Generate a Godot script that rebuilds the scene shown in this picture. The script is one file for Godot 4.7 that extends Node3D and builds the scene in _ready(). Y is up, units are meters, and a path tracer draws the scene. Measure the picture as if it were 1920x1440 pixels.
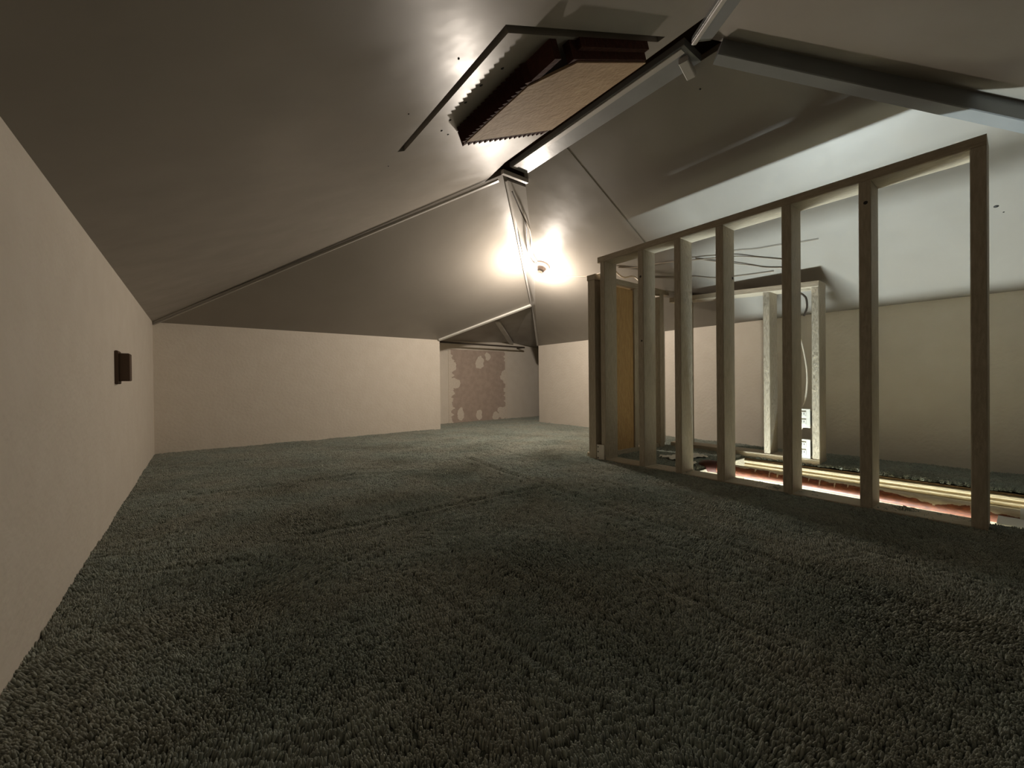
extends Node3D
# An attic room under a hipped roof, lit by one bare bulb and by a tube lamp down in the stairwell.
# Lengths below are in camera heights (S metres each); the carpet lies at y = -1.
const S := 0.53
var M := {}
var used := {}

func V(x: float, y: float, z: float) -> Vector3:
	return Vector3(x, y + 1.0, z) * S

# ---------------------------------------------------------------- tree helpers
func numbered(called: String) -> String:
	if not used.has(called):
		used[called] = 0
		return called
	used[called] += 1
	return "%s_%03d" % [called, used[called]]

func tag(o, label: String, category: String, group := ""):
	o.set_meta("label", label)
	o.set_meta("category", category)
	if group != "":
		o.set_meta("group", group)

func thing(called: String, label: String, category: String, at: Vector3, group := "") -> Node3D:
	var o := Node3D.new()
	o.name = numbered(called)
	add_child(o)
	o.position = at
	tag(o, label, category, group)
	return o

func setting(called: String, at := Vector3.ZERO) -> Node3D:
	var o := Node3D.new()
	o.name = called
	add_child(o)
	o.position = at
	o.set_meta("kind", "structure")
	return o

func root_of(n: Node) -> Vector3:
	var p := Vector3.ZERO
	while n != null and n != self:
		p += (n as Node3D).position
		n = n.get_parent()
	return p

# a mesh given in world coordinates, hung under parent
func put(mesh: Mesh, called: String, mat: Material, parent: Node = null) -> MeshInstance3D:
	var o := MeshInstance3D.new()
	o.mesh = mesh
	o.material_override = mat
	if parent == null:
		o.name = numbered(called)
		add_child(o)
	else:
		o.name = called
		parent.add_child(o, true)
		o.position = -root_of(parent)
	o.cast_shadow = GeometryInstance3D.SHADOW_CASTING_SETTING_ON
	return o

# ---------------------------------------------------------------- shape helpers
func begin() -> SurfaceTool:
	var st := SurfaceTool.new()
	st.begin(Mesh.PRIMITIVE_TRIANGLES)
	st.set_smooth_group(-1)
	return st

func done(st: SurfaceTool) -> ArrayMesh:
	st.generate_normals()
	return st.commit()

func tri(st: SurfaceTool, a: Vector3, b: Vector3, c: Vector3):
	st.add_vertex(a); st.add_vertex(b); st.add_vertex(c)

func quad(st: SurfaceTool, a: Vector3, b: Vector3, c: Vector3, d: Vector3):
	tri(st, a, b, c); tri(st, a, c, d)

# face wound so that it looks along n
func face(st: SurfaceTool, pts: Array, n: Vector3):
	for i in range(1, pts.size() - 1):
		var g: Vector3 = (pts[i + 1] - pts[0]).cross(pts[i] - pts[0])
		if g.dot(n) >= 0.0:
			tri(st, pts[0], pts[i], pts[i + 1])
		else:
			tri(st, pts[0], pts[i + 1], pts[i])

# convex slab: front face = pts looking along n, thickness t behind it
func slab(pts: Array, n: Vector3, t: float) -> ArrayMesh:
	var st := begin()
	slab_into(st, pts, n, t)
	return done(st)

func slab_into(st: SurfaceTool, pts: Array, n: Vector3, t: float):
	var nn := n.normalized()
	var back := []
	var c := Vector3.ZERO
	for p in pts:
		back.append(p - nn * t)
		c += p
	c /= pts.size()
	face(st, pts, nn)
	face(st, back, -nn)
	for i in pts.size():
		var j := (i + 1) % pts.size()
		var mid: Vector3 = (pts[i] + pts[j]) * 0.5 - c
		face(st, [pts[i], pts[j], back[j], back[i]], mid - nn * mid.dot(nn))

# box with chamfered long edges running from a to b; w along side, h along up
func bar_into(st: SurfaceTool, a: Vector3, b: Vector3, w: float, h: float, up: Vector3, ch := 0.003):
	var d := (b - a).normalized()
	var s := d.cross(up).normalized()
	var u := s.cross(d).normalized()
	var hw := w * 0.5
	var hh := h * 0.5
	ch = min(ch, min(hw, hh) * 0.6)
	var ring := [Vector2(-hw + ch, -hh), Vector2(hw - ch, -hh), Vector2(hw, -hh + ch), Vector2(hw, hh - ch), Vector2(hw - ch, hh), Vector2(-hw + ch, hh), Vector2(-hw, hh - ch), Vector2(-hw, -hh + ch)]
	var pa := []
	var pb := []
	for r in ring:
		pa.append(a + s * r.x + u * r.y)
		pb.append(b + s * r.x + u * r.y)
	for i in 8:
		var j := (i + 1) % 8
		var m: Vector2 = (ring[i] + ring[j]) * 0.5
		face(st, [pa[i], pa[j], pb[j], pb[i]], s * m.x + u * m.y)
	face(st, pa, -d)
	face(st, pb, d)

func bar(a: Vector3, b: Vector3, w: float, h: float, up := Vector3.UP, ch := 0.003) -> ArrayMesh:
	var st := begin()
	bar_into(st, a, b, w, h, up, ch)
	return done(st)

# axis aligned box between two corners given in camera heights
func box(x0: float, y0: float, z0: float, x1: float, y1: float, z1: float, ch := 0.003) -> ArrayMesh:
	var a := V((x0 + x1) * 0.5, (y0 + y1) * 0.5, z0)
	var b := V((x0 + x1) * 0.5, (y0 + y1) * 0.5, z1)
	return bar(a, b, absf(x1 - x0) * S, absf(y1 - y0) * S, Vector3.UP, ch)

func smooth_path(pts: Array, step := 0.03) -> PackedVector3Array:
	var c := Curve3D.new()
	c.bake_interval = step
	for i in pts.size():
		var t := Vector3.ZERO
		if i > 0 and i < pts.size() - 1:
			t = (pts[i + 1] - pts[i - 1]) / 6.0
		c.add_point(pts[i], -t, t)
	return c.get_baked_points()

func tube(pts: Array, r: float, sides := 8, bake := true) -> ArrayMesh:
	var path: PackedVector3Array = smooth_path(pts) if bake else PackedVector3Array(pts)
	var st := begin()
	st.set_smooth_group(0)
	var rings := []
	var ref := Vector3.UP
	var lens := 0.0
	var ls := []
	for i in path.size():
		var d: Vector3 = (path[min(i + 1, path.size() - 1)] - path[max(i - 1, 0)]).normalized()
		if absf(d.dot(ref)) > 0.95:
			ref = Vector3.RIGHT
		var s := d.cross(ref).normalized()
		var u := s.cross(d).normalized()
		ref = u
		var ring := []
		for k in sides + 1:
			var a := TAU * k / sides
			ring.append(path[i] + (s * cos(a) + u * sin(a)) * r)
		rings.append(ring)
		if i > 0:
			lens += path[i].distance_to(path[i - 1])
		ls.append(lens)
	for i in path.size() - 1:
		for k in sides:
			var q := [[i, k], [i, k + 1], [i + 1, k + 1], [i + 1, k]]
			for t in [[0, 1, 2], [0, 2, 3]]:
				for m in t:
					st.set_uv(Vector2(ls[q[m][0]] / lens, float(q[m][1]) / sides))
					st.add_vertex(rings[q[m][0]][q[m][1]])
	st.set_smooth_group(-1)
	for e in [0, path.size() - 1]:
		for k in sides:
			st.set_uv(Vector2(0, 0.2))
			if e == 0:
				tri(st, path[e], rings[e][k + 1], rings[e][k])
			else:
				tri(st, path[e], rings[e][k], rings[e][k + 1])
	return done(st)

# profile: Vector2(radius, height along axis); base point and axis direction in world
func lathe(profile: Array, base: Vector3, axis: Vector3, sides := 24) -> ArrayMesh:
	var ax := axis.normalized()
	var s := ax.cross(Vector3(0.31, 0.2, 0.93)).normalized()
	var u := s.cross(ax).normalized()
	var st := begin()
	st.set_smooth_group(0)
	for i in profile.size() - 1:
		for k in sides:
			var p := []
			for c in [[i, k], [i + 1, k], [i + 1, k + 1], [i, k + 1]]:
				var a: float = TAU * c[1] / sides
				p.append(base + ax * profile[c[0]].y + (s * cos(a) + u * sin(a)) * profile[c[0]].x)
			var mid: Vector3 = (p[0] + p[1] + p[2] + p[3]) * 0.25
			var e: Vector2 = profile[i + 1] - profile[i]
			var am := TAU * (k + 0.5) / sides
			var n := (s * cos(am) + u * sin(am)) * e.y - ax * e.x
			face(st, p, n)
	return done(st)

# ---------------------------------------------------------------- textures
func noise_tex(seed: int, freq: float, lo: Color, hi: Color, size := 512, oct := 4) -> NoiseTexture2D:
	var n := FastNoiseLite.new()
	n.seed = seed
	n.noise_type = FastNoiseLite.TYPE_SIMPLEX_SMOOTH
	n.frequency = freq
	n.fractal_octaves = oct
	var g := Gradient.new()
	g.set_color(0, lo)
	g.set_color(1, hi)
	var t := NoiseTexture2D.new()
	t.width = size
	t.height = size
	t.seamless = true
	t.noise = n
	t.color_ramp = g
	return t

func bump_tex(seed: int, freq: float, strength: float, size := 512, oct := 4) -> NoiseTexture2D:
	var n := FastNoiseLite.new()
	n.seed = seed
	n.noise_type = FastNoiseLite.TYPE_SIMPLEX_SMOOTH
	n.frequency = freq
	n.fractal_octaves = oct
	var t := NoiseTexture2D.new()
	t.width = size
	t.height = size
	t.seamless = true
	t.noise = n
	t.as_normal_map = true
	t.bump_strength = strength
	return t

func plain(c: Color, rough := 0.8, spec := 0.5, metal := 0.0) -> StandardMaterial3D:
	var m := StandardMaterial3D.new()
	m.albedo_color = c
	m.roughness = rough
	m.metallic_specular = spec
	m.metallic = metal
	return m

func coated(seed: int, lo: Color, hi: Color, rough: float, freq: float, bump: float, bfreq: float, scale: float, spec := 0.5) -> StandardMaterial3D:
	var m := plain(Color.WHITE, rough, spec)
	m.albedo_texture = noise_tex(seed, freq, lo, hi)
	if bump > 0.0:
		m.normal_enabled = true
		m.normal_texture = bump_tex(seed + 50, bfreq, bump)
		m.normal_scale = 1.0
	m.uv1_triplanar = true
	m.uv1_world_triplanar = true
	m.uv1_scale = Vector3.ONE * scale
	return m

# stretched grain for sawn boards, along the local axis that is scaled least
func wood(seed: int, lo: Color, hi: Color, rough: float, scale: Vector3) -> StandardMaterial3D:
	var m := coated(seed, lo, hi, rough, 0.02, 3.0, 0.03, 1.0, 0.4)
	m.uv1_scale = scale
	return m

func make_materials():
	M.wall = coated(3, Color8(221, 212, 198), Color8(227, 219, 206), 0.7, 0.01, 0.5, 0.06, 1.1, 0.3)
	M.ceiling = coated(9, Color8(146, 140, 131), Color8(154, 148, 139), 0.3, 0.004, 0.35, 0.008, 0.7, 0.5)
	# brushed satin paint: sheen varies in cloudy patches
	var rt := noise_tex(61, 0.012, Color(0.55, 0.55, 0.55), Color(1, 1, 1), 512, 5)
	M.ceiling.roughness = 0.5
	M.ceiling.roughness_texture = rt
	M.ceiling.roughness_texture_channel = BaseMaterial3D.TEXTURE_CHANNEL_RED
	M.trim = coated(12, Color8(178, 174, 168), Color8(192, 188, 182), 0.35, 0.01, 0.2, 0.03, 1.0, 0.5)
	M.beam = coated(14, Color8(128, 130, 130), Color8(140, 142, 142), 0.35, 0.01, 0.15, 0.03, 1.0, 0.5)
	M.stud = wood(21, Color8(166, 155, 136), Color8(188, 178, 160), 0.6, Vector3(7, 1.2, 7))
	M.plate = wood(22, Color8(166, 154, 134), Color8(188, 176, 156), 0.6, Vector3(7, 7, 1.2))
	M.plate_x = wood(23, Color8(166, 154, 134), Color8(188, 176, 156), 0.6, Vector3(1.2, 7, 7))
	M.board = wood(24, Color8(176, 142, 94), Color8(200, 166, 116), 0.6, Vector3(4, 0.8, 4))
	M.dark_wood = wood(25, Color8(58, 30, 22), Color8(84, 46, 34), 0.85, Vector3(3, 3, 3))
	M.hatch = coated(26, Color8(168, 142, 112), Color8(190, 164, 134), 0.7, 0.012, 1.5, 0.05, 1.6, 0.3)
	M.deck = wood(27, Color8(120, 96, 70), Color8(146, 118, 88), 0.9, Vector3(2, 2, 2))
	M.white = plain(Color8(226, 224, 216), 0.4)
	M.ceramic = plain(Color8(214, 196, 190), 0.25)
	M.cable = plain(Color8(150, 138, 122), 0.5)
	M.cable_pale = plain(Color8(206, 196, 178), 0.5)
	M.cable_dark = plain(Color8(70, 62, 54), 0.5)
	M.brown = plain(Color8(84, 64, 48), 0.6)
	M.nail = plain(Color8(24, 19, 16), 0.6)
	M.metal = plain(Color8(150, 146, 140), 0.4, 0.5, 0.6)
	M.plaster = coated(31, Color8(198, 188, 168), Color8(222, 214, 196), 0.8, 0.02, 3.0, 0.05, 3.0, 0.3)
	M.subfloor = wood(32, Color8(164, 148, 120), Color8(192, 176, 146), 0.7, Vector3(6, 6, 1.0))
	M.paper = plain(Color8(222, 216, 204), 0.85, 0.3)
	M.carpet = coated(41, Color8(100, 106, 98), Color8(116, 120, 110), 1.0, 0.02, 4.0, 0.2, 4.0, 0.1)
	var pm := plain(Color.WHITE, 0.9, 0.15)
	pm.vertex_color_use_as_albedo = true
	pm.rim_enabled = true
	pm.rim = 0.3
	pm.rim_tint = 0.8
	M.pile = pm

# ---------------------------------------------------------------- planes of the roof
const HL := 0.9      # top of the left and back knee walls
const HR := 0.865    # top of the right knee wall
const HA := 2.57     # ridge
const XL := -0.511
const XR := 6.51
const XM := 3.0
const ZB := -7.667
const ZA2 := -3.98   # far end of the ridge
const ZA1 := -1.5    # near end of the ridge
const ZN := 2.06     # near wall
func p1(x: float, z: float) -> Vector3: return V(x, HL + (x - XL) * (HA - HL) / (XM - XL), z)
func p3(x: float, z: float) -> Vector3: return V(x, HR + (XR - x) * (HA - HR) / (XR - XM), z)
func p2(x: float, z: float) -> Vector3: return V(x, HL + (z - ZB) * (HA - HL) / (ZA2 - ZB), z)
func p5(x: float, z: float) -> Vector3: return V(x, HA - (z - ZA1) * (HA - HR) / (ZN - ZA1), z)
const N1 := Vector3(0.4296, -0.903, 0)
const N3 := Vector3(-0.4368, -0.8995, 0)
const N2 := Vector3(0, -0.911, 0.4126)
const N5 := Vector3(0, -0.902, -0.4319)

# ================================================================ scene
func _ready():
	# camera: eye one camera height above the carpet, turned 38 degrees to the right of the left wall
	var cam := Camera3D.new()
	cam.name = "camera"
	add_child(cam)
	var yaw := 0.6622
	var pitch := -0.0057
	var roll := -0.0101
	var fwd := Vector3(sin(yaw) * cos(pitch), sin(pitch), -cos(yaw) * cos(pitch))
	var r0 := Vector3(cos(yaw), 0, sin(yaw))
	var u0 := r0.cross(fwd)
	var rr := r0 * cos(roll) + u0 * sin(roll)
	var uu := -r0 * sin(roll) + u0 * cos(roll)
	cam.transform = Transform3D(Basis(rr, uu, -fwd), V(0, 0, 0))
	cam.fov = rad_to_deg(2.0 * atan(720.0 / 753.0))
	cam.near = 0.02
	cam.far = 60.0
	cam.current = true
	var we := WorldEnvironment.new()
	var env := Environment.new()
	env.background_mode = Environment.BG_COLOR
	env.background_color = Color(0, 0, 0)
	env.ambient_light_source = Environment.AMBIENT_SOURCE_DISABLED
	env.tonemap_mode = Environment.TONE_MAPPER_LINEAR
	env.tonemap_exposure = 1.0
	env.sdfgi_enabled = true
	env.ssao_enabled = true
	env.ssil_enabled = true
	we.environment = env
	add_child(we)

	make_materials()
	build_walls()
	build_ceiling()
	build_ridge()
	build_floor()
	build_stairwell()
	build_partition()
	build_end_partition()
	build_far_guard()
	build_pipe()
	build_hatch()
	build_alcove()
	build_lamp()
	build_wall_box()
	build_cables()
	build_outlets()
	build_small()
	build_pile()

func build_walls():
	var t := 0.06
	var o := setting("wall_left")
	put(slab([V(XL, -1.1, ZN), V(XL, -1.1, ZB - 0.1), V(XL, HL + .03, ZB - 0.1), V(XL, HL + .03, ZN)], Vector3.RIGHT, t), "plaster_face", M.wall, o)
	o = setting("wall_back")
	put(slab([V(XL, -1.1, ZB), V(4.04, -1.1, ZB), V(4.04, HL + .03, ZB), V(XL, HL + .03, ZB)], Vector3.BACK, t), "plaster_face", M.wall, o)
	put(slab([V(4.04, -1.1, ZB - .12), V(4.04, -1.1, -8.54), V(4.04, 1.3, -8.54), V(4.04, 1.3, ZB - .12)], Vector3.RIGHT, t), "return_face", M.wall, o)
	o = setting("wall_alcove")
	put(slab([V(3.9, -1.1, -8.54), V(7.9, -1.1, -8.54), V(7.9, 1.5, -8.54), V(3.9, 1.5, -8.54)], Vector3.BACK, t), "plaster_face", M.wall, o)
	put(slab([V(7.8, -1.1, -8.6), V(7.8, -1.1, -7.2), V(7.8, 1.5, -7.2), V(7.8, 1.5, -8.6)], Vector3.LEFT, t), "return_face", M.wall, o)
	o = setting("wall_right")
	put(slab([V(XR, -1.1, ZN), V(XR, -1.1, -7.29), V(XR, HR + .02, -7.29), V(XR, HR + .02, ZN)], Vector3.LEFT, t), "plaster_face", M.wall, o)
	o = setting("wall_near")
	put(slab([V(XL, -1.1, ZN), V(XR, -1.1, ZN), V(XR, HR + .04, ZN), V(XL, HR + .04, ZN)], Vector3.FORWARD, t), "plaster_face", M.wall, o)

func build_ceiling():
	var o := setting("ceiling")
	var t := 0.045
	# left slope: cut open along the hatch slot and along the ridge board
	var a2 := p1(XM, ZA2)
	var a1 := p1(XM, ZA1)
	# pieces of the left slope around the slot (gap 0.035 wide) and the dark gap beside the ridge board
	var g := 0.055
	var zs0 := -2.85
	var zs1 := -1.55
	var xs := 1.2
	var xe := 2.70
	var hipx2 := func(z): return XL + (z - ZB) * (XM - XL) / (ZA2 - ZB)
	put(slab([p1(XL, ZB), p1(XL, zs0), p1(xe, zs0), p1(xe, -3.55), p1(hipx2.call(-4.15), -4.15)], N1, t), "left_slope", M.ceiling, o)
	put(slab([p1(XL, zs0), p1(XL, zs1 + g * .5), p1(xs - g * .5, zs1 + g * .5), p1(xs - g * .5, zs0)], N1, t), "left_slope", M.ceiling, o)
	put(slab([p1(xs + g * .5, zs0), p1(xs + g * .5, zs1 - g * .5), p1(xe, zs1 - g * .5), p1(xe, zs0)], N1, t), "left_slope", M.ceiling, o)
	put(slab([p1(2.55, zs1 - g * .5), p1(2.55, zs1 + g * .5), p1(xe, zs1 + g * .5), p1(xe, zs1 - g * .5)], N1, t), "left_slope", M.ceiling, o)
	put(slab([p1(XL, zs1 + g * .5), p1(xe, zs1 + g * .5), p1(xe, -1.2), p1(XL, ZN)], N1, t), "left_slope", M.ceiling, o)
	# back slope, its lower right corner cut off over the alcove
	put(slab([p2(XL, ZB), p2(XM, ZA2), p2(3.1, -4.011), p2(3.844, -4.737), p2(4.539, -5.41), p2(5.348, -6.216), p2(4.04, ZB)], N2, t), "back_slope", M.ceiling, o)
	# right slope
	put(slab([p3(3.14, -1.36), p3(3.12, -3.72), p3(3.231, -3.834), p3(4.383, -5.016), p3(5.209, -5.926), p3(XR, -7.29), p3(XR, ZN)], N3, t), "right_slope", M.ceiling, o)
	# near slope
	put(slab([p5(XL, ZN), p5(XM, ZA1), p5(XR, ZN)], N5, t), "near_slope", M.ceiling, o)
	# slope over the alcove, folded along a batten
	var k := V(6.69, 1.047, -8.56)
	var e2 := p2(5.36, -6.2) + Vector3(0, 0.012, 0)
	var l := V(4.0, 0.955, -8.56)
	var ll := V(4.0, 1.24, -7.5)
	put(slab([l, k, e2, ll], Vector3(0.05, -0.95, 0.3), t), "alcove_slope", M.ceiling, o)
	put(slab([k, V(7.9, 0.915, -8.56), V(7.0, 1.12, -7.1), e2], Vector3(-0.1, -0.95, 0.3), t), "alcove_slope", M.ceiling, o)
	put(bar(V(6.62, 1.025, -8.5), V(5.17, 1.325, -7.14), .06, .02, Vector3.UP), "batten", M.trim, o)
	# fascia between the cut edge of the back slope and the slope over the alcove
	put(slab([p2(4.04, ZB), p2(5.348, -6.216), e2 + Vector3(0.01, 0.06, -0.02), ll + Vector3(0, 0.05, 0)], Vector3(0.7, 0, -0.7), 0.02), "fascia", M.ceiling, o)
	# roof deck above, closing the dark space behind the gaps
	var up := Vector3(0, 0.3, 0)
	put(slab([p1(XL - .3, ZB - .4) + up, p1(XM, ZA2) + up, p1(XM, ZA1) + up, p1(XL - .3, ZN + .3) + up], N1, 0.03), "roof_deck", M.deck, o)
	put(slab([p3(XR + .3, ZB - .4) + up, p3(XM, ZA2) + up, p3(XM, ZA1) + up, p3(XR + .3, ZN + .3) + up], N3, 0.03), "roof_deck", M.deck, o)
	put(slab([p2(XL - .3, ZB - .3) + up, p2(XM, ZA2) + up, p2(XR + .3, ZB - .3) + up], N2, 0.03), "roof_deck", M.deck, o)
	put(slab([p5(XL - .3, ZN + .3) + up, p5(XM, ZA1) + up, p5(XR + .3, ZN + .3) + up], N5, 0.03), "roof_deck", M.deck, o)
	# joint tape between two sheets of the right slope
	put(slab([p3(3.14, -3.16) + N3 * .0015, p3(4.75, -3.2) + N3 * .0015, p3(4.75, -3.06) + N3 * .0015, p3(3.14, -3.03) + N3 * .0015], N3, 0.0015), "joint_tape", M.ceiling, o)
	for q in [[1.403, -1.86, .011], [1.365, -2.025, .012], [1.37, -2.212, .011], [1.38, -2.43, .009], [1.394, -2.58, .009], [1.488, -2.655, .008], [1.063, -1.778, .006], [1.2, -3.1, .005], [1.02, -2.3, .005]]:
		put(lathe([Vector2(0, .0025), Vector2(q[2] * S * .7, .002), Vector2(q[2] * S, 0), Vector2(q[2] * S, -.004)], p1(q[0], q[1]), N1, 10), "nail_head", M.nail, o)
	for q in [[3.315, -1.667, .008], [5.328, -.158, .016], [4.495, -.201, .006], [5.41, -.12, .006]]:
		put(lathe([Vector2(0, .0025), Vector2(q[2] * S * .7, .002), Vector2(q[2] * S, 0), Vector2(q[2] * S, -.004)], p3(q[0], q[1]), N3, 10), "nail_head", M.nail, o)

func build_ridge():
	# flat board under the ridge
	var o := thing("ridge_board", "smooth blue-grey painted board running under the roof ridge", "board", V(2.99, 2.46, -2.6))
	put(bar(V(3.015, 2.53, -3.7), V(3.015, 2.53, -1.57), .26 * S, .06 * S), "plank", M.beam, o)
	put(bar(V(2.925, 2.498, -3.68), V(2.925, 2.498, -1.6), .06 * S, .012 * S), "edge_strip", M.trim, o)
	var b := put(bar(V(2.82, 2.45, -3.76), V(3.2, 2.45, -3.76), .05 * S, .05 * S), "end_block", M.trim)
	tag(b, "small white block closing the far end of the ridge board", "block", "ridge board end blocks")
	b = put(bar(V(2.98, 2.475, -1.63), V(3.16, 2.45, -1.66), .07 * S, .05 * S), "end_block", M.trim)
	tag(b, "small white block at the near end of the ridge board", "block", "ridge board end blocks")
	# trims over the hips: left/back, back/right, right/near, left/near
	var t := setting("trim_1")
	var st := begin()
	bar_into(st, V(XL, HL - .012, ZB + .01), V(2.96, 2.50, -4.03), .03, .012, Vector3.UP)
	put(done(st), "corner_strip", M.trim, t)
	put(bar(V(XL + .01, HL - .035, ZB + .03), V(2.92, 2.478, -4.0), .012, .012, Vector3.UP), "bead", M.trim, t)
	t = setting("trim_2")
	var n23 := (N2 + N3).normalized()
	var pa := [p2(3.08, -4.03), p2(3.844, -4.72), p2(4.539, -5.395), p2(5.35, -6.19)]
	var pb := [p3(3.26, -3.86), p3(3.72, -4.325), p3(4.40, -5.016), p3(5.22, -5.926)]
	for i in 3:
		put(slab([pa[i] + n23 * .004, pa[i + 1] + n23 * .004, pb[i + 1] + n23 * .004, pb[i] + n23 * .004], n23, .02), "hip_board", M.trim, t)
	put(bar(pa[0] + n23 * .008, pa[3] + n23 * .008, .016, .018, n23), "bead", M.trim, t)
	put(slab([pa[3] + n23 * .002, pb[3] + n23 * .002, p3(XR + .05, -7.28), p3(XR - .02, -7.33)], n23, .02), "hip_board", M.trim, t)
	t = setting("trim_3")
	var q0 := V(3.10, 2.465, -1.42)
	var q1 := V(XR - .02, HR - .06, ZN - .06)
	put(bar(q0, q1, .11 * S, .13 * S), "hip_rafter", M.beam, t)
	t = setting("trim_4")
	q0 = V(2.95, 2.515, -1.47)
	q1 = V(XL, HR - .01, ZN - .03)
	put(bar(q0, q1, .075, .02, Vector3.UP), "hip_board", M.beam, t)
	put(bar(q0 + Vector3(-.02, -.016, -.02), q1 + Vector3(-.02, -.016, -.02), .02, .012, Vector3.UP), "bead", M.trim, t)
	# strip along the cut edge over the alcove
	t = setting("trim_5")
	put(bar(p2(4.02, ZB + .02) + N2 * .006, p2(5.35, -6.2) + N2 * .006, .035, .02, N2), "edge_strip", M.white, t)

# ---------------------------------------------------------------- carpet
var hn := FastNoiseLite.new()
var hn2 := FastNoiseLite.new()
func seg_dist(p: Vector2, a: Vector2, b: Vector2) -> float:
	return p.distance_to(Geometry2D.get_closest_point_to_segment(p, a, b))

# seams of the boards below, pressing through the carpet (from, to, depth, width)
var seams := [
	[Vector2(0.5, -2.88), Vector2(2.56, -2.76), 0.020, 0.035],
	[Vector2(2.72, -4.6), Vector2(2.50, -1.9), 0.018, 0.045],
	[Vector2(2.50, -1.9), Vector2(2.42, -0.2), 0.013, 0.035],
	[Vector2(0.0, -4.53), Vector2(1.3, -4.43), 0.018, 0.05],
	[Vector2(1.3, -4.43), Vector2(2.2, -4.0), 0.012, 0.05],
	[Vector2(1.36, -1.9), Vector2(1.30, -0.3), 0.014, 0.03],
	[Vector2(2.2, -1.6), Vector2(2.2, -0.4), 0.010, 0.025],
	[Vector2(3.1, -2.6), Vector2(2.95, 0.2), 0.010, 0.03],
	[Vector2(-0.3, -2.9), Vector2(0.2, -2.7), 0.014, 0.03],
	[Vector2(0.3, -2.2), Vector2(0.85, -2.4), 0.014, 0.03],
	[Vector2(1.75, -1.2), Vector2(1.7, -0.5), 0.014, 0.025],
	[Vector2(0.85, -1.9), Vector2(0.95, -0.9), 0.012, 0.025],
	[Vector2(3.6, -5.6), Vector2(3.2, -3.2), 0.010, 0.04],
	[Vector2(-0.4, -6.2), Vector2(3.8, -6.1), 0.012, 0.05]]

func carpet_y(x: float, z: float) -> float:
	var y := -1.0 + 0.012 * hn.get_noise_2d(x * 60.0, z * 60.0) + 0.006 * hn2.get_noise_2d(x * 100.0, z * 100.0)
	var p := Vector2(x, z)
	for s in seams:
		var d := seg_dist(p, s[0], s[1])
		if d < s[3] * 3.0:
			y -= s[2] * .6 * exp(-d * d / (s[3] * s[3]))
			var d2: float = d - s[3] * 1.8
			y += s[2] * 0.5 * exp(-d2 * d2 / (s[3] * s[3]))
	return y

const OX0 := 4.22
const OX1 := 5.56
const OZ0 := -2.25
const OZ1 := 0.02
func in_opening(x: float, z: float, m := 0.0) -> bool:
	return x > OX0 - m and x < OX1 + m and z > OZ0 - m and z < OZ1 + m

func on_carpet(x: float, z: float) -> bool:
	if in_opening(x, z):
		return false
	if z < ZB:
		return x > 4.04 and x < 7.8 and z > -8.54
	if x > XR:
		return z < -7.3 and x < 7.8
	return x > XL and z < ZN

func build_floor():
	hn.seed = 5
	hn.frequency = 0.02
	hn.fractal_octaves = 3
	hn2.seed = 8
	hn2.frequency = 0.08
	var o := setting("floor")
	var st := begin()
	st.set_smooth_group(0)
	var xs := []
	var zs := []
	var x := XL - .04
	while x < 7.85:
		xs.append(x)
		x += 0.04
	var z := -8.6
	while z < ZN + .04:
		zs.append(z)
		z += 0.04
	# grid lines snapped to the rim of the opening
	for k in [OX0, OX1]:
		var best := 0
		for i in xs.size():
			if absf(xs[i] - k) < absf(xs[best] - k): best = i
		xs[best] = k
	for k in [OZ0, OZ1]:
		var best := 0
		for i in zs.size():
			if absf(zs[i] - k) < absf(zs[best] - k): best = i
		zs[best] = k
	var nx := xs.size()
	for j in zs.size():
		for i in nx:
			st.add_vertex(V(xs[i], carpet_y(xs[i], zs[j]), zs[j]))
	for j in zs.size() - 1:
		for i in nx - 1:
			if in_opening((xs[i] + xs[i + 1]) * .5, (zs[j] + zs[j + 1]) * .5):
				continue
			var a := j * nx + i
			for q in [a, a + 1, a + nx + 1, a, a + nx + 1, a + nx]:
				st.add_index(q)
	st.generate_normals()
	put(st.commit(), "carpet", M.carpet, o)
	# joists and boards under the carpet, round the opening
	put(box(XL, -1.3, -8.6, OX0 - .005, -1.05, ZN), "subfloor", M.subfloor, o)
	put(box(OX1 + .01, -1.3, -8.6, 7.85, -1.05, ZN), "subfloor", M.subfloor, o)
	put(box(OX0 - .005, -1.3, -8.6, OX1 + .01, -1.05, OZ0 - .01), "subfloor", M.subfloor, o)
	put(box(OX0 - .005, -1.3, OZ1 + .01, OX1 + .01, -1.05, ZN), "subfloor", M.subfloor, o)

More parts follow.
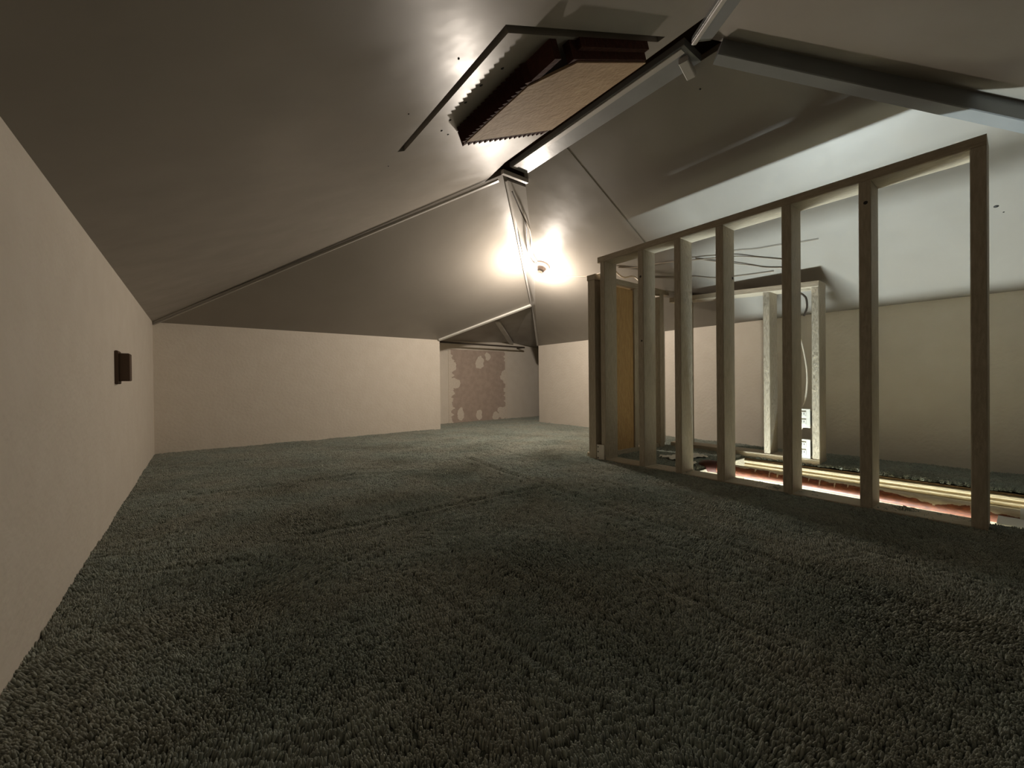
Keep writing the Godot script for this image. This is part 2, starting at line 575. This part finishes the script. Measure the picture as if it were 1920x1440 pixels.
func build_stairwell():
	var o := setting("wall_stairwell")
	var y0 := -5.0
	put(box(OX1 - .012, -1.072, OZ0, OX1 + .05, -1.04, OZ1), "board_edge", M.subfloor, o)
	put(box(OX1 - .004, -1.128, OZ0, OX1 + .05, -1.092, OZ1), "board_edge", M.subfloor, o)
	put(box(OX1 - .02, -1.16, OZ0, OX1 + .05, -1.14, OZ1), "lath", M.plaster, o)
	put(box(OX1 + .02, -1.18, OZ0, OX1 + .05, -1.02, OZ1), "backing", M.deck, o)
	put(slab([V(OX1 - .02, -1.17, OZ0 - .1), V(OX1 - .02, -1.17, OZ1 + 2.2), V(OX1 - .02, y0, OZ1 + 2.2), V(OX1 - .02, y0, OZ0 - .1)], Vector3.LEFT, .04), "plaster_face", M.plaster, o)
	put(slab([V(OX0 + .01, -1.0, OZ0 - .1), V(OX0 + .01, -1.0, OZ1 + 2.2), V(OX0 + .01, y0, OZ1 + 2.2), V(OX0 + .01, y0, OZ0 - .1)], Vector3.RIGHT, .02), "plaster_face", M.plaster, o)
	put(slab([V(OX0, -1.02, OZ0), V(OX1, -1.02, OZ0), V(OX1, y0, OZ0), V(OX0, y0, OZ0)], Vector3.BACK, .02), "plaster_face", M.plaster, o)
	put(slab([V(OX0, -1.3, OZ1 + 2.2), V(OX1, -1.3, OZ1 + 2.2), V(OX1, y0, OZ1 + 2.2), V(OX0, y0, OZ1 + 2.2)], Vector3.FORWARD, .02), "plaster_face", M.plaster, o)
	put(slab([V(OX0, y0, OZ0), V(OX1, y0, OZ0), V(OX1, y0, OZ1 + 2.2), V(OX0, y0, OZ1 + 2.2)], Vector3.UP, .02), "landing", M.subfloor, o)
	# tube lamp down in the stairwell
	var lx := 4.39
	var ly := -3.7
	var za := -2.15
	var zb := -1.45
	var l := thing("tube_lamp", "white twin tube lamp fixed to the wall down in the stairwell", "lamp", V(lx + .2, ly - .1, -1.35))
	put(box(lx - .2, ly - .14, za - .1, lx + .2, ly - .06, zb + .1), "housing", M.white, l)
	for zz in [za + .1, zb - .1]:
		put(box(lx + .18, ly - .12, zz - .02, OX1 - .02, ly - .08, zz + .02), "wall_arm", M.metal, l)
	for zz in [za - .04, zb + .04]:
		put(box(lx - .15, ly - .06, zz - .03, lx + .15, ly + .04, zz + .03), "socket", M.white, l)
	var gm := plain(Color(1, 1, 1), 0.5)
	gm.emission_enabled = true
	gm.emission = Color(0.93, 0.99, 1.0)
	gm.emission_energy_multiplier = 2.0
	for dx in [-.1, .1]:
		put(tube([V(lx + dx, ly, za), V(lx + dx, ly, zb)], .013, 16, false), "tube", gm, l)
	var al := AreaLight3D.new()
	al.name = "tube_light"
	al.area_size = Vector2((zb - za) * S, 0.17)
	al.light_color = Color(0.93, 0.99, 1.0)
	al.light_energy = 9.2
	al.shadow_enabled = true
	al.area_range = 30.0
	l.add_child(al)
	# faces up, long side along the tube
	al.transform = Transform3D(Basis(Vector3(0, 0, -1), Vector3(1, 0, 0), Vector3(0, -1, 0)), V(lx, ly, (za + zb) * .5) + Vector3(0, .02, 0) - l.position)

# ---------------------------------------------------------------- stud partitions
const PX := 3.971
const PD := 0.24
const TK := 0.072
func knot(parent: Node, at: Vector3, n: Vector3, r: float):
	put(lathe([Vector2(0, .0012), Vector2(r * .6, .001), Vector2(r, -.001)], at, n, 10), "knot", M.nail, parent)

func build_partition():
	var o := thing("stud_partition", "long open stud wall of bare painted timber guarding the stairwell", "stud wall", V(PX + PD * .5, -1, -1.75))
	var zf := -3.32
	var zn := -0.155
	var xc := PX + PD * .5
	put(bar(V(xc, 1.515, zf), V(xc, 1.515, zn), PD * S, TK * S), "top_plate", M.plate, o)
	put(bar(V(xc, -1.011, zf), V(xc, -1.011, zn), PD * S, TK * S), "bottom_plate", M.plate, o)
	for z in [-3.285, -2.737, -2.293, -1.860, -1.300, -.787, -.215]:
		var zz: float = clampf(z + TK * .5, zf + TK * .5, zn - TK * .5)
		put(bar(V(xc, -.975, zz), V(xc, 1.479, zz), TK * S, PD * S, Vector3.RIGHT), "stud", M.stud, o)
	for y in [1.24, .78, .36, -.1, -.52]:
		knot(o, V(PX + .11, y, -3.32 + TK + .003), Vector3.BACK, .0045)
	knot(o, V(PX - .001, 1.18, -2.70), Vector3.LEFT, .008)
	knot(o, V(PX - .001, .45, -2.69), Vector3.LEFT, .006)
	knot(o, V(PX - .001, 1.32, -.745), Vector3.LEFT, .008)
	knot(o, V(PX + .2, 1.0, -1.86 + TK + .003), Vector3.BACK, .008)

func build_end_partition():
	var z := -3.42
	var d := .07
	var o := thing("end_partition", "short stud wall with a tan board closing the far end of the stairwell", "stud wall", V(4.7, -1, z))
	put(box(3.93, 1.275, z - .04, 5.62, 1.345, z + .09), "top_plate", M.plate_x, o)
	put(box(3.935, -1.0, z - .03, 4.09, 1.275, z + .08), "post", M.stud, o)
	put(box(4.0, -1.0, z - .12, 5.35, -.93, z + .08), "bottom_plate", M.plate_x, o)
	put(box(4.1, -.93, z + .02, 4.77, 1.255, z + .05), "board", M.board, o)
	put(box(4.775, -.93, z - .12, 4.85, 1.275, z + .07), "stud", M.stud, o)
	put(box(4.94, -.93, z - .12, 5.26, 1.275, z - .05), "stud", M.stud, o)
	put(box(5.36, -1.0, z - .05, 5.46, 1.275, z + .1), "post", M.stud, o)
	put(box(5.465, -.93, z - .02, 5.52, .85, z + .08), "batten", M.white, o)
	var g := put(box(3.952, -1.0, z - .02, 3.968, -.80, z + .19), "nailing_plate", M.paper, o)
	g.set_meta("label", "pale scrap nailed over the foot of the post")
	for y in [-.83, -.89, -.965]:
		put(lathe([Vector2(0, .002), Vector2(.004, .001), Vector2(.005, -.001)], V(3.952, y, z + .1), Vector3.LEFT, 8), "nail_head", M.nail, g)

const GX := 5.586
func build_far_guard():
	var o := thing("stud_guard", "low open stud guard under the right roof slope behind the stairwell", "stud wall", V(GX + .13, -1, -2.4))
	var xc := GX + .13
	var z0 := -3.3
	var z1 := -1.46
	var y0 := 1.20
	var y1 := 1.087
	put(bar(V(xc, y0, z0), V(xc, y1, z1), .26 * S, .068 * S), "top_plate", M.plate, o)
	put(box(GX, -1.0, z0, GX + .26, -.93, z1), "bottom_plate", M.plate, o)
	for z in [-3.1, -2.56, -2.0, -1.496]:
		var yt: float = lerpf(y0, y1, (z - z0) / (z1 - z0)) - .036
		put(bar(V(xc, -.93, z), V(xc, yt, z), TK * S, .25 * S, Vector3.RIGHT), "stud", M.stud, o)

# ---------------------------------------------------------------- pipe
func build_pipe():
	var o := thing("drain_pipe", "rust-red drain pipe with dripped white paint lying across the stair opening", "pipe", V(4.6, -1.05, -1.1))
	var a := V(4.6, -.985, -2.2)
	var b := V(4.6, -1.01, -.02)
	# paint: u runs along the pipe, v round it
	var w := 1024
	var h := 128
	var img := Image.create(w, h, false, Image.FORMAT_RGB8)
	var n := FastNoiseLite.new()
	n.seed = 77
	n.frequency = 0.03
	n.fractal_octaves = 4
	var n2 := FastNoiseLite.new()
	n2.seed = 78
	n2.frequency = 0.006
	var drips := []
	var rng := RandomNumberGenerator.new()
	rng.seed = 12
	for i in 16:
		drips.append([rng.randi_range(20, w - 20), rng.randf_range(10, 26), rng.randf_range(2, 5)])
	for i in w:
		var u := float(i) / w
		var lim := 13.0 + 12.0 * smoothstep(.55, .8, u) + 7.0 * n2.get_noise_2d(i, 3) * 2.0 + 3.0 * n.get_noise_2d(i, 9)
		for d in drips:
			var dx: float = absf(i - d[0]) / d[2]
			if dx < 1.0:
				lim += d[1] * (1.0 - dx * dx)
		for j in h:
			var v := float(j) / h
			var off: float = absf(v - 0.25) * h   # v = 0.25 is the top of the pipe
			var s := n.get_noise_2d(i * 1.0, j * 3.0)
			var c := Color8(138, 80, 52).lerp(Color8(98, 54, 36), clampf(.5 + s, 0, 1))
			if off < lim:
				c = Color8(214, 198, 172).lerp(Color8(196, 176, 148), clampf(.5 + s, 0, 1))
			img.set_pixel(i, j, c)
	var m := plain(Color.WHITE, 0.5, 0.4)
	m.albedo_texture = ImageTexture.create_from_image(img)
	var pts := []
	for i in 33:
		pts.append(a.lerp(b, i / 32.0))
	put(tube(pts, .058 * S, 24, false), "pipe_body", m, o)
	put(tube([a + Vector3(0, 0, .03), a + Vector3(0, 0, -.012), a + Vector3(.02, -.01, -.06), a + Vector3(.05, -.03, -.09)], .068 * S, 16), "elbow", plain(Color8(70, 30, 22), 0.5), o)
	put(tube([b + Vector3(0, 0, -.006), b + Vector3(0, 0, .03)], .075 * S, 20, false), "coupling", M.white, o)
	put(box(4.3, -1.03, -.13, 4.75, -1.0, .1), "saddle", M.white, o)

# ---------------------------------------------------------------- hatch board on the left slope
func build_hatch():
	var o := thing("hatch_board", "tan wooden board with dark scalloped rim hung under the sloping ceiling", "hatch board", p1(2.15, -2.2))
	var along := Vector3(N1.y, -N1.x, 0) * -1.0   # up the slope
	var th := .1 * S
	var c := func(x, z, d): return p1(x, z) + N1 * d
	var x0 := 1.53
	var x1 := 2.40
	var z0 := -2.56
	var z1 := -1.6
	# rim mouldings
	put(slab([c.call(x0, z0, th), c.call(x0 + .05, z0, th), c.call(x0 + .05, z1, th), c.call(x0, z1, th)], N1, th), "side_moulding", M.dark_wood, o)
	put(slab([c.call(x0, z0, th), c.call(x1, z0, th), c.call(x1, z0 + .05, th), c.call(x0, z0 + .05, th)], N1, th), "side_moulding", M.dark_wood, o)
	put(slab([c.call(x0 + .15, z1 - .05, th), c.call(x1, z1 - .05, th), c.call(x1, z1, th), c.call(x0 + .15, z1, th)], N1, th), "end_moulding", M.dark_wood, o)
	put(slab([c.call(x0 + .2, z1, th * .55), c.call(x1, z1, th * .55), c.call(x1, z1 + .035, th * .55), c.call(x0 + .2, z1 + .035, th * .55)], N1, th * .5), "end_moulding", M.dark_wood, o)
	put(slab([c.call(x0 + .01, z0 + .01, th + .004), c.call(x1, z0 + .02, th + .004), c.call(x1 + .02, z1 - .02, th + .004), c.call(x0 + .2, z1 - .02, th + .004), c.call(x0 + .01, z1 - .25, th + .004)], N1, .008), "panel", M.hatch, o)
	# pointed scallops along the lower and far rims
	var tooth := func(p0, p1_, tip):
		put(slab([c.call(p0.x, p0.y, th + .002), c.call(tip.x, tip.y, th + .002), c.call(p1_.x, p1_.y, th + .002)], N1, th), "scallop", M.dark_wood, o)
	for i in 17:
		var z: float = z0 + .0 + i * .045
		tooth.call(Vector2(x0, z), Vector2(x0, z + .043), Vector2(x0 - .035, z + .018))
	for i in 17:
		var x: float = x0 + i * .05
		tooth.call(Vector2(x, z0), Vector2(x + .048, z0), Vector2(x + .024, z0 - .07))

# ---------------------------------------------------------------- alcove
func build_alcove():
	# bare patch of wallboard with filler round its rim
	var w := 320
	var h := 320
	var img := Image.create(w, h, false, Image.FORMAT_RGB8)
	var n := FastNoiseLite.new()
	n.seed = 31
	n.frequency = 0.03
	n.fractal_octaves = 3
	var fine := FastNoiseLite.new()
	fine.seed = 32
	fine.frequency = 0.12
	var blobs := [[.50, .17, .075, .085], [.64, .08, .045, .06], [.18, .88, .055, .085], [.49, .90, .05, .07], [.86, .86, .06, .05], [.78, .93, .06, .06], [.08, .46, .10, .07], [.97, .36, .10, .10], [.05, .22, .08, .06], [.90, .90, .08, .09]]
	for i in w:
		for j in h:
			var u := float(i) / w
			var v := float(j) / h
			var g := n.get_noise_2d(i, j)
			var f := fine.get_noise_2d(i, j)
			var c := Color8(190, 173, 160).lerp(Color8(180, 163, 150), clampf(.5 + g + f * .3, 0, 1))
			var fill := false
			var le := .035 + .09 * maxf(0.0, n.get_noise_2d(7, j * 1.1) + .25)
			if u < le or u > .955 - .06 * maxf(0, n.get_noise_2d(190, j * 1.3)):
				fill = true
			for b in blobs:
				var d := Vector2((u - b[0]) / b[2], (v - b[1]) / b[3]).length() + g * .35 + f * .05
				if d < 1.0:
					fill = true
			if fill:
				c = Color8(228, 218, 204).lerp(Color8(218, 208, 193), clampf(.5 + f, 0, 1))
			img.set_pixel(i, j, c)
	var m := plain(Color.WHITE, 0.85, 0.25)
	m.albedo_texture = ImageTexture.create_from_image(img)
	var st := begin()
	var zf := -8.53
	var p := [V(4.72, .80, zf), V(6.50, .80, zf), V(6.50, -1.0, zf), V(4.72, -1.0, zf)]
	var uv := [Vector2(0, 0), Vector2(1, 0), Vector2(1, 1), Vector2(0, 1)]
	for t in [[0, 1, 2], [0, 2, 3]]:
		for k in t:
			st.set_uv(uv[k])
			st.add_vertex(p[k])
	for e in [[0, 1, Vector3.UP], [1, 2, Vector3.RIGHT], [3, 0, Vector3.LEFT]]:
		st.set_uv(Vector2(.01, .3))
		face(st, [p[e[0]], p[e[1]], p[e[1]] + Vector3(0, 0, -.008), p[e[0]] + Vector3(0, 0, -.008)], e[2])
	var o := put(done(st), "wallboard_patch", m)
	tag(o, "unpainted mauve-grey wallboard patch with pale filler blots in the alcove", "wall patch")
	# rod across the top of the alcove
	var r := thing("alcove_rod", "thin dark rod across the top of the alcove wall", "rod", V(5.6, .93, -8.36))
	put(tube([V(4.1, .925, -8.22), V(6.84, .905, -8.22)], .011, 10, false), "rod", M.cable_dark, r)
	put(tube([V(6.84, .905, -8.22), V(6.84, .905, -8.535)], .009, 8, false), "bracket", M.cable_dark, r)

# ---------------------------------------------------------------- bare bulb
func build_lamp():
	var base := p3(4.42, -4.83)
	var o := thing("bulb_lamp", "bare lit bulb in a porcelain holder on the sloping ceiling", "lamp", base)
	var ax := (N3 + Vector3(-.05, -.1, 0)).normalized()
	put(lathe([Vector2(0, -.004), Vector2(.062, -.004), Vector2(.064, .004), Vector2(.058, .016), Vector2(.045, .026), Vector2(.034, .034), Vector2(.031, .052), Vector2(.026, .055), Vector2(0, .055)], base, ax, 32), "holder", M.ceramic, o)
	put(lathe([Vector2(.020, .055), Vector2(.0205, .065), Vector2(0, .066)], base, ax, 20), "cap", M.metal, o)
	var gm := plain(Color(1, 1, 1), 0.4)
	gm.emission_enabled = true
	gm.emission = Color(1.0, 0.93, 0.84)
	gm.emission_energy_multiplier = 6.0
	put(lathe([Vector2(.018, .064), Vector2(.022, .070), Vector2(.029, .090), Vector2(.031, .097), Vector2(0, .098)], base, ax, 24), "collar", M.white, o)
	var prof := [Vector2(.0305, .097), Vector2(.0335, .108), Vector2(.033, .122), Vector2(.028, .136), Vector2(.018, .146), Vector2(.008, .150), Vector2(0, .151)]
	put(lathe(prof, base, ax, 24), "bulb", gm, o)
	var l := OmniLight3D.new()
	l.name = "bulb_light"
	l.light_color = Color(1.0, 0.945, 0.885)
	l.light_energy = 1.32
	l.light_size = 0.03
	l.omni_range = 30.0
	l.omni_attenuation = 2.0
	l.shadow_enabled = true
	o.add_child(l)
	l.position = ax * .122

func build_wall_box():
	var o := thing("wall_box", "brown surface-mounted electrical box on the left wall", "electrical box", V(XL, .14, -4.4))
	put(box(XL, .012, -4.46, XL + .022, .272, -4.31), "back_plate", M.brown, o)
	put(box(XL + .02, .035, -4.45, XL + .085, .252, -4.325), "box_body", M.brown, o)

# ---------------------------------------------------------------- cables
func cable(called: String, label: String, pts: Array, r: float, mat: Material, group := ""):
	var o := put(tube(pts, r, 8), called, mat)
	tag(o, label, "cable", group)

func build_cables():
	var c := func(x, z, d = .006): return p3(x, z) + N3 * d
	cable("lamp_cable", "thin cable stapled along the slope from the bulb to the partition", [c.call(4.56, -4.86), c.call(4.743, -4.638), c.call(4.865, -4.233, .008), c.call(4.86, -3.9)], .003, M.cable)
	cable("feed_cable", "dark cable hanging down the hip board to the bulb holder", [c.call(3.2, -4.03, .03), c.call(3.424, -4.178, .02), c.call(3.662, -4.307, .03), c.call(3.836, -4.527, .012), c.call(4.039, -4.743, .01), c.call(4.2, -4.87, .01), c.call(4.32, -4.9, .012)], .0045, M.cable_dark)
	cable("pale_feed_cable", "pale cable running beside the dark one down the hip", [c.call(3.5, -4.22, .02), c.call(3.72, -4.33, .02), c.call(3.9, -4.5, .01), c.call(4.1, -4.72, .01), c.call(4.34, -4.84, .01)], .004, M.cable_pale)
	cable("slope_cable", "upper grey cable sagging across the right slope behind the studs", [c.call(4.86, -3.669), c.call(4.95, -3.415), c.call(4.987, -3.061), c.call(5.046, -2.643, .02), c.call(5.11, -2.365, .02), c.call(5.17, -2.156, .015), c.call(5.275, -1.978), c.call(5.4, -1.75)], .0045, M.cable)
	cable("slope_cable", "lower grey cable curving down to the far guard rail", [c.call(5.06, -2.62), c.call(5.18, -2.42, .01), c.call(5.297, -2.21, .012), c.call(5.402, -2.056), c.call(5.466, -1.961), c.call(5.52, -1.82), c.call(5.56, -1.7)], .0045, M.cable)
	cable("slope_cable", "faint thin cable rising across the bright slope behind the studs", [c.call(5.08, -2.3), c.call(5.096, -2.125), c.call(5.145, -1.929), c.call(5.167, -1.718), c.call(5.202, -1.525), c.call(5.219, -1.361)], .002, M.cable)
	cable("slope_cable", "lowest cable lying along the slope just above the guard rail", [c.call(5.15, -3.5), c.call(5.25, -3.2), c.call(5.356, -2.807), c.call(5.478, -2.542), c.call(5.53, -2.2), c.call(5.56, -1.9)], .003, M.cable)
	cable("bent_cable", "white cable bent over the end partition top plate", [c.call(4.80, -3.75, .01), c.call(4.927, -3.70, .04), c.call(4.997, -3.64, .05), c.call(5.079, -3.55, .02), V(5.1, 1.36, -3.4)], .007, M.cable_pale)
	cable("drop_cable", "pale cable dropping beside the guard post to the outlets", [V(5.66, 1.05, -1.72), V(5.64, .9, -1.74), V(5.6, .7, -1.72), V(5.62, .45, -1.64), V(5.63, .1, -1.59), V(5.63, -.2, -1.6), V(5.6, -.36, -1.63)], .005, M.cable_pale)
	cable("drop_cable", "dark cable loop tucked under the end of the guard rail", [V(5.66, 1.02, -1.66), V(5.64, .96, -1.60), V(5.65, .84, -1.59), V(5.64, .74, -1.62)], .006, M.cable_dark)
	cable("outlet_cable", "short cable joining the two outlets on the guard post", [V(5.6, -.56, -1.62), V(5.6, -.64, -1.66), V(5.6, -.73, -1.66)], .004, M.cable_pale)

func build_outlets():
	for k in 2:
		var y: float = [-.46, -.815][k]
		var lab: String = ["upper white outlet plate on the guard post", "lower white outlet plate near the foot of the guard post"][k]
		var o := thing("outlet", lab, "outlet", V(GX - .02, y, -1.61), "outlets on the guard post")
		put(box(GX, y - .085, -1.68, GX + .09, y + .085, -1.545), "back_box", M.metal, o)
		put(box(GX - .012, y - .11, -1.69, GX, y + .11, -1.545, .002), "face_plate", M.white, o)
		for s in [-1, 1]:
			var f := put(box(GX - .018, y + s * .045 - .03, -1.645, GX - .010, y + s * .045 + .03, -1.585, .002), "socket", M.white, o)
			for q in [-.012, .012]:
				put(box(GX - .02, y + s * .045 - .004, -1.615 + q - .003, GX - .0175, y + s * .045 + .014, -1.615 + q + .003, .0003), "slot", M.nail, f)

func build_small():
	# torn white sheet lying at the head of the opening
	var n := FastNoiseLite.new()
	n.seed = 4
	n.frequency = 0.9
	for k in 2:
		var cx: float = [4.85, 4.42][k]
		var cz: float = [-2.68, -2.42][k]
		var w: float = [.55, .34][k]
		var d: float = [.26, .14][k]
		var turn: float = [.25, -.2][k]
		var st := begin()
		st.set_smooth_group(0)
		var nn := 12
		for j in nn + 1:
			for i in nn + 1:
				var u := float(i) / nn - .5
				var v := float(j) / nn - .5
				var tear := 1.0 + .25 * n.get_noise_2d(i * 2.1 + k * 30.0, j * 1.7)
				var p := Vector2(u * w, v * d).rotated(turn) * tear
				var y := -.965 + .03 * n.get_noise_2d(u * 9.0 + k * 10.0, v * 7.0)
				st.add_vertex(V(cx + p.x, y, cz + p.y))
		for j in nn:
			for i in nn:
				var a := j * (nn + 1) + i
				for q in [a, a + 1, a + nn + 2, a, a + nn + 2, a + nn + 1]:
					st.add_index(q)
		st.generate_normals()
		var o := put(st.commit(), "paper_sheet", M.paper)
		tag(o, ["larger crumpled white sheet on the carpet inside the stud walls", "small torn white sheet by the far end of the red pipe"][k], "paper", "torn sheets by the stair opening")

# ---------------------------------------------------------------- carpet pile
func build_pile():
	var rng := RandomNumberGenerator.new()
	rng.seed = 99
	# one clump of yarn ends
	var st := begin()
	st.set_smooth_group(0)
	for k in 7:
		var a := TAU * k / 6.0 + rng.randf_range(-.3, .3)
		var rad: float = 0.0 if k == 6 else rng.randf_range(.0035, .006)
		var b := Vector3(cos(a) * rad, -.004, sin(a) * rad)
		var lean := Vector3(rng.randf_range(-.003, .003), 0, rng.randf_range(-.003, .003))
		var hgt := rng.randf_range(.008, .0115)
		var r := rng.randf_range(.0017, .0024)
		var rings := []
		for lv in [[0.0, .9], [.55, 1.15], [.9, .75]]:
			var ring := []
			for s in 5:
				var t: float = TAU * s / 5.0 + lv[0] * 1.2
				ring.append(b + lean * lv[0] + Vector3(cos(t) * r * lv[1], (hgt + .004) * lv[0], sin(t) * r * lv[1]))
			rings.append(ring)
		var tip := b + lean + Vector3(0, hgt + .004, 0)
		for lv in 2:
			for s in 5:
				var s2 := (s + 1) % 5
				face(st, [rings[lv][s], rings[lv][s2], rings[lv + 1][s2], rings[lv + 1][s]], (rings[lv][s] + rings[lv][s2]) * .5 - b + Vector3(0, -b.y * 0.0, 0))
		for s in 5:
			face(st, [rings[2][s], rings[2][(s + 1) % 5], tip], Vector3.UP)
	var mesh := done(st)
	var lean_n := FastNoiseLite.new()
	lean_n.seed = 17
	lean_n.frequency = 0.9
	lean_n.fractal_octaves = 3
	var lean_m := FastNoiseLite.new()
	lean_m.seed = 18
	lean_m.frequency = 0.9
	lean_m.fractal_octaves = 3
	var dye := FastNoiseLite.new()
	dye.seed = 19
	dye.frequency = 1.3
	dye.fractal_octaves = 3
	var xf := []
	var cols := []
	var step := 0.0205
	var z := -8.53
	while z < 0.9:
		var x := XL + .005
		while x < 7.6:
			var px := x + rng.randf_range(-.5, .5) * step
			var pz := z + rng.randf_range(-.5, .5) * step
			var ang := rng.randf() * TAU
			var sc := rng.randf_range(.85, 1.2)
			var shade := rng.randf_range(.8, 1.2)
			if on_carpet(px, pz) and not in_opening(px, pz, .02):
				var y := carpet_y(px, pz)
				var up := Vector3(lean_n.get_noise_2d(px, pz) * 1.1, 1.0, lean_m.get_noise_2d(px, pz) * 1.1).normalized()
				var bx := up.cross(Vector3(cos(ang), 0, sin(ang))).normalized()
				var bz := bx.cross(up).normalized()
				var hs := sc * (1.0 + .35 * lean_n.get_noise_2d(px * 6.0 + 50.0, pz * 6.0))
				xf.append(Transform3D(Basis(bx * sc, up * hs, bz * sc), V(px, y, pz)))
				var t := dye.get_noise_2d(px, pz)
				var col := Color(.31, .345, .30).lerp(Color(.335, .345, .29), clampf(.5 + t * 1.2, 0, 1)) * shade
				cols.append(Color(col.r, col.g, col.b, 1))
			x += step
		z += step
	var mm := MultiMesh.new()
	mm.transform_format = MultiMesh.TRANSFORM_3D
	mm.use_colors = true
	mm.mesh = mesh
	mm.instance_count = xf.size()
	for i in xf.size():
		mm.set_instance_transform(i, xf[i])
		mm.set_instance_color(i, cols[i])
	var o := MultiMeshInstance3D.new()
	o.name = "carpet_pile"
	o.multimesh = mm
	o.material_override = M.pile
	o.set_meta("kind", "stuff")
	tag(o, "dark green shaggy carpet pile covering the attic floor", "carpet")
	add_child(o)
	print("tufts ", xf.size())
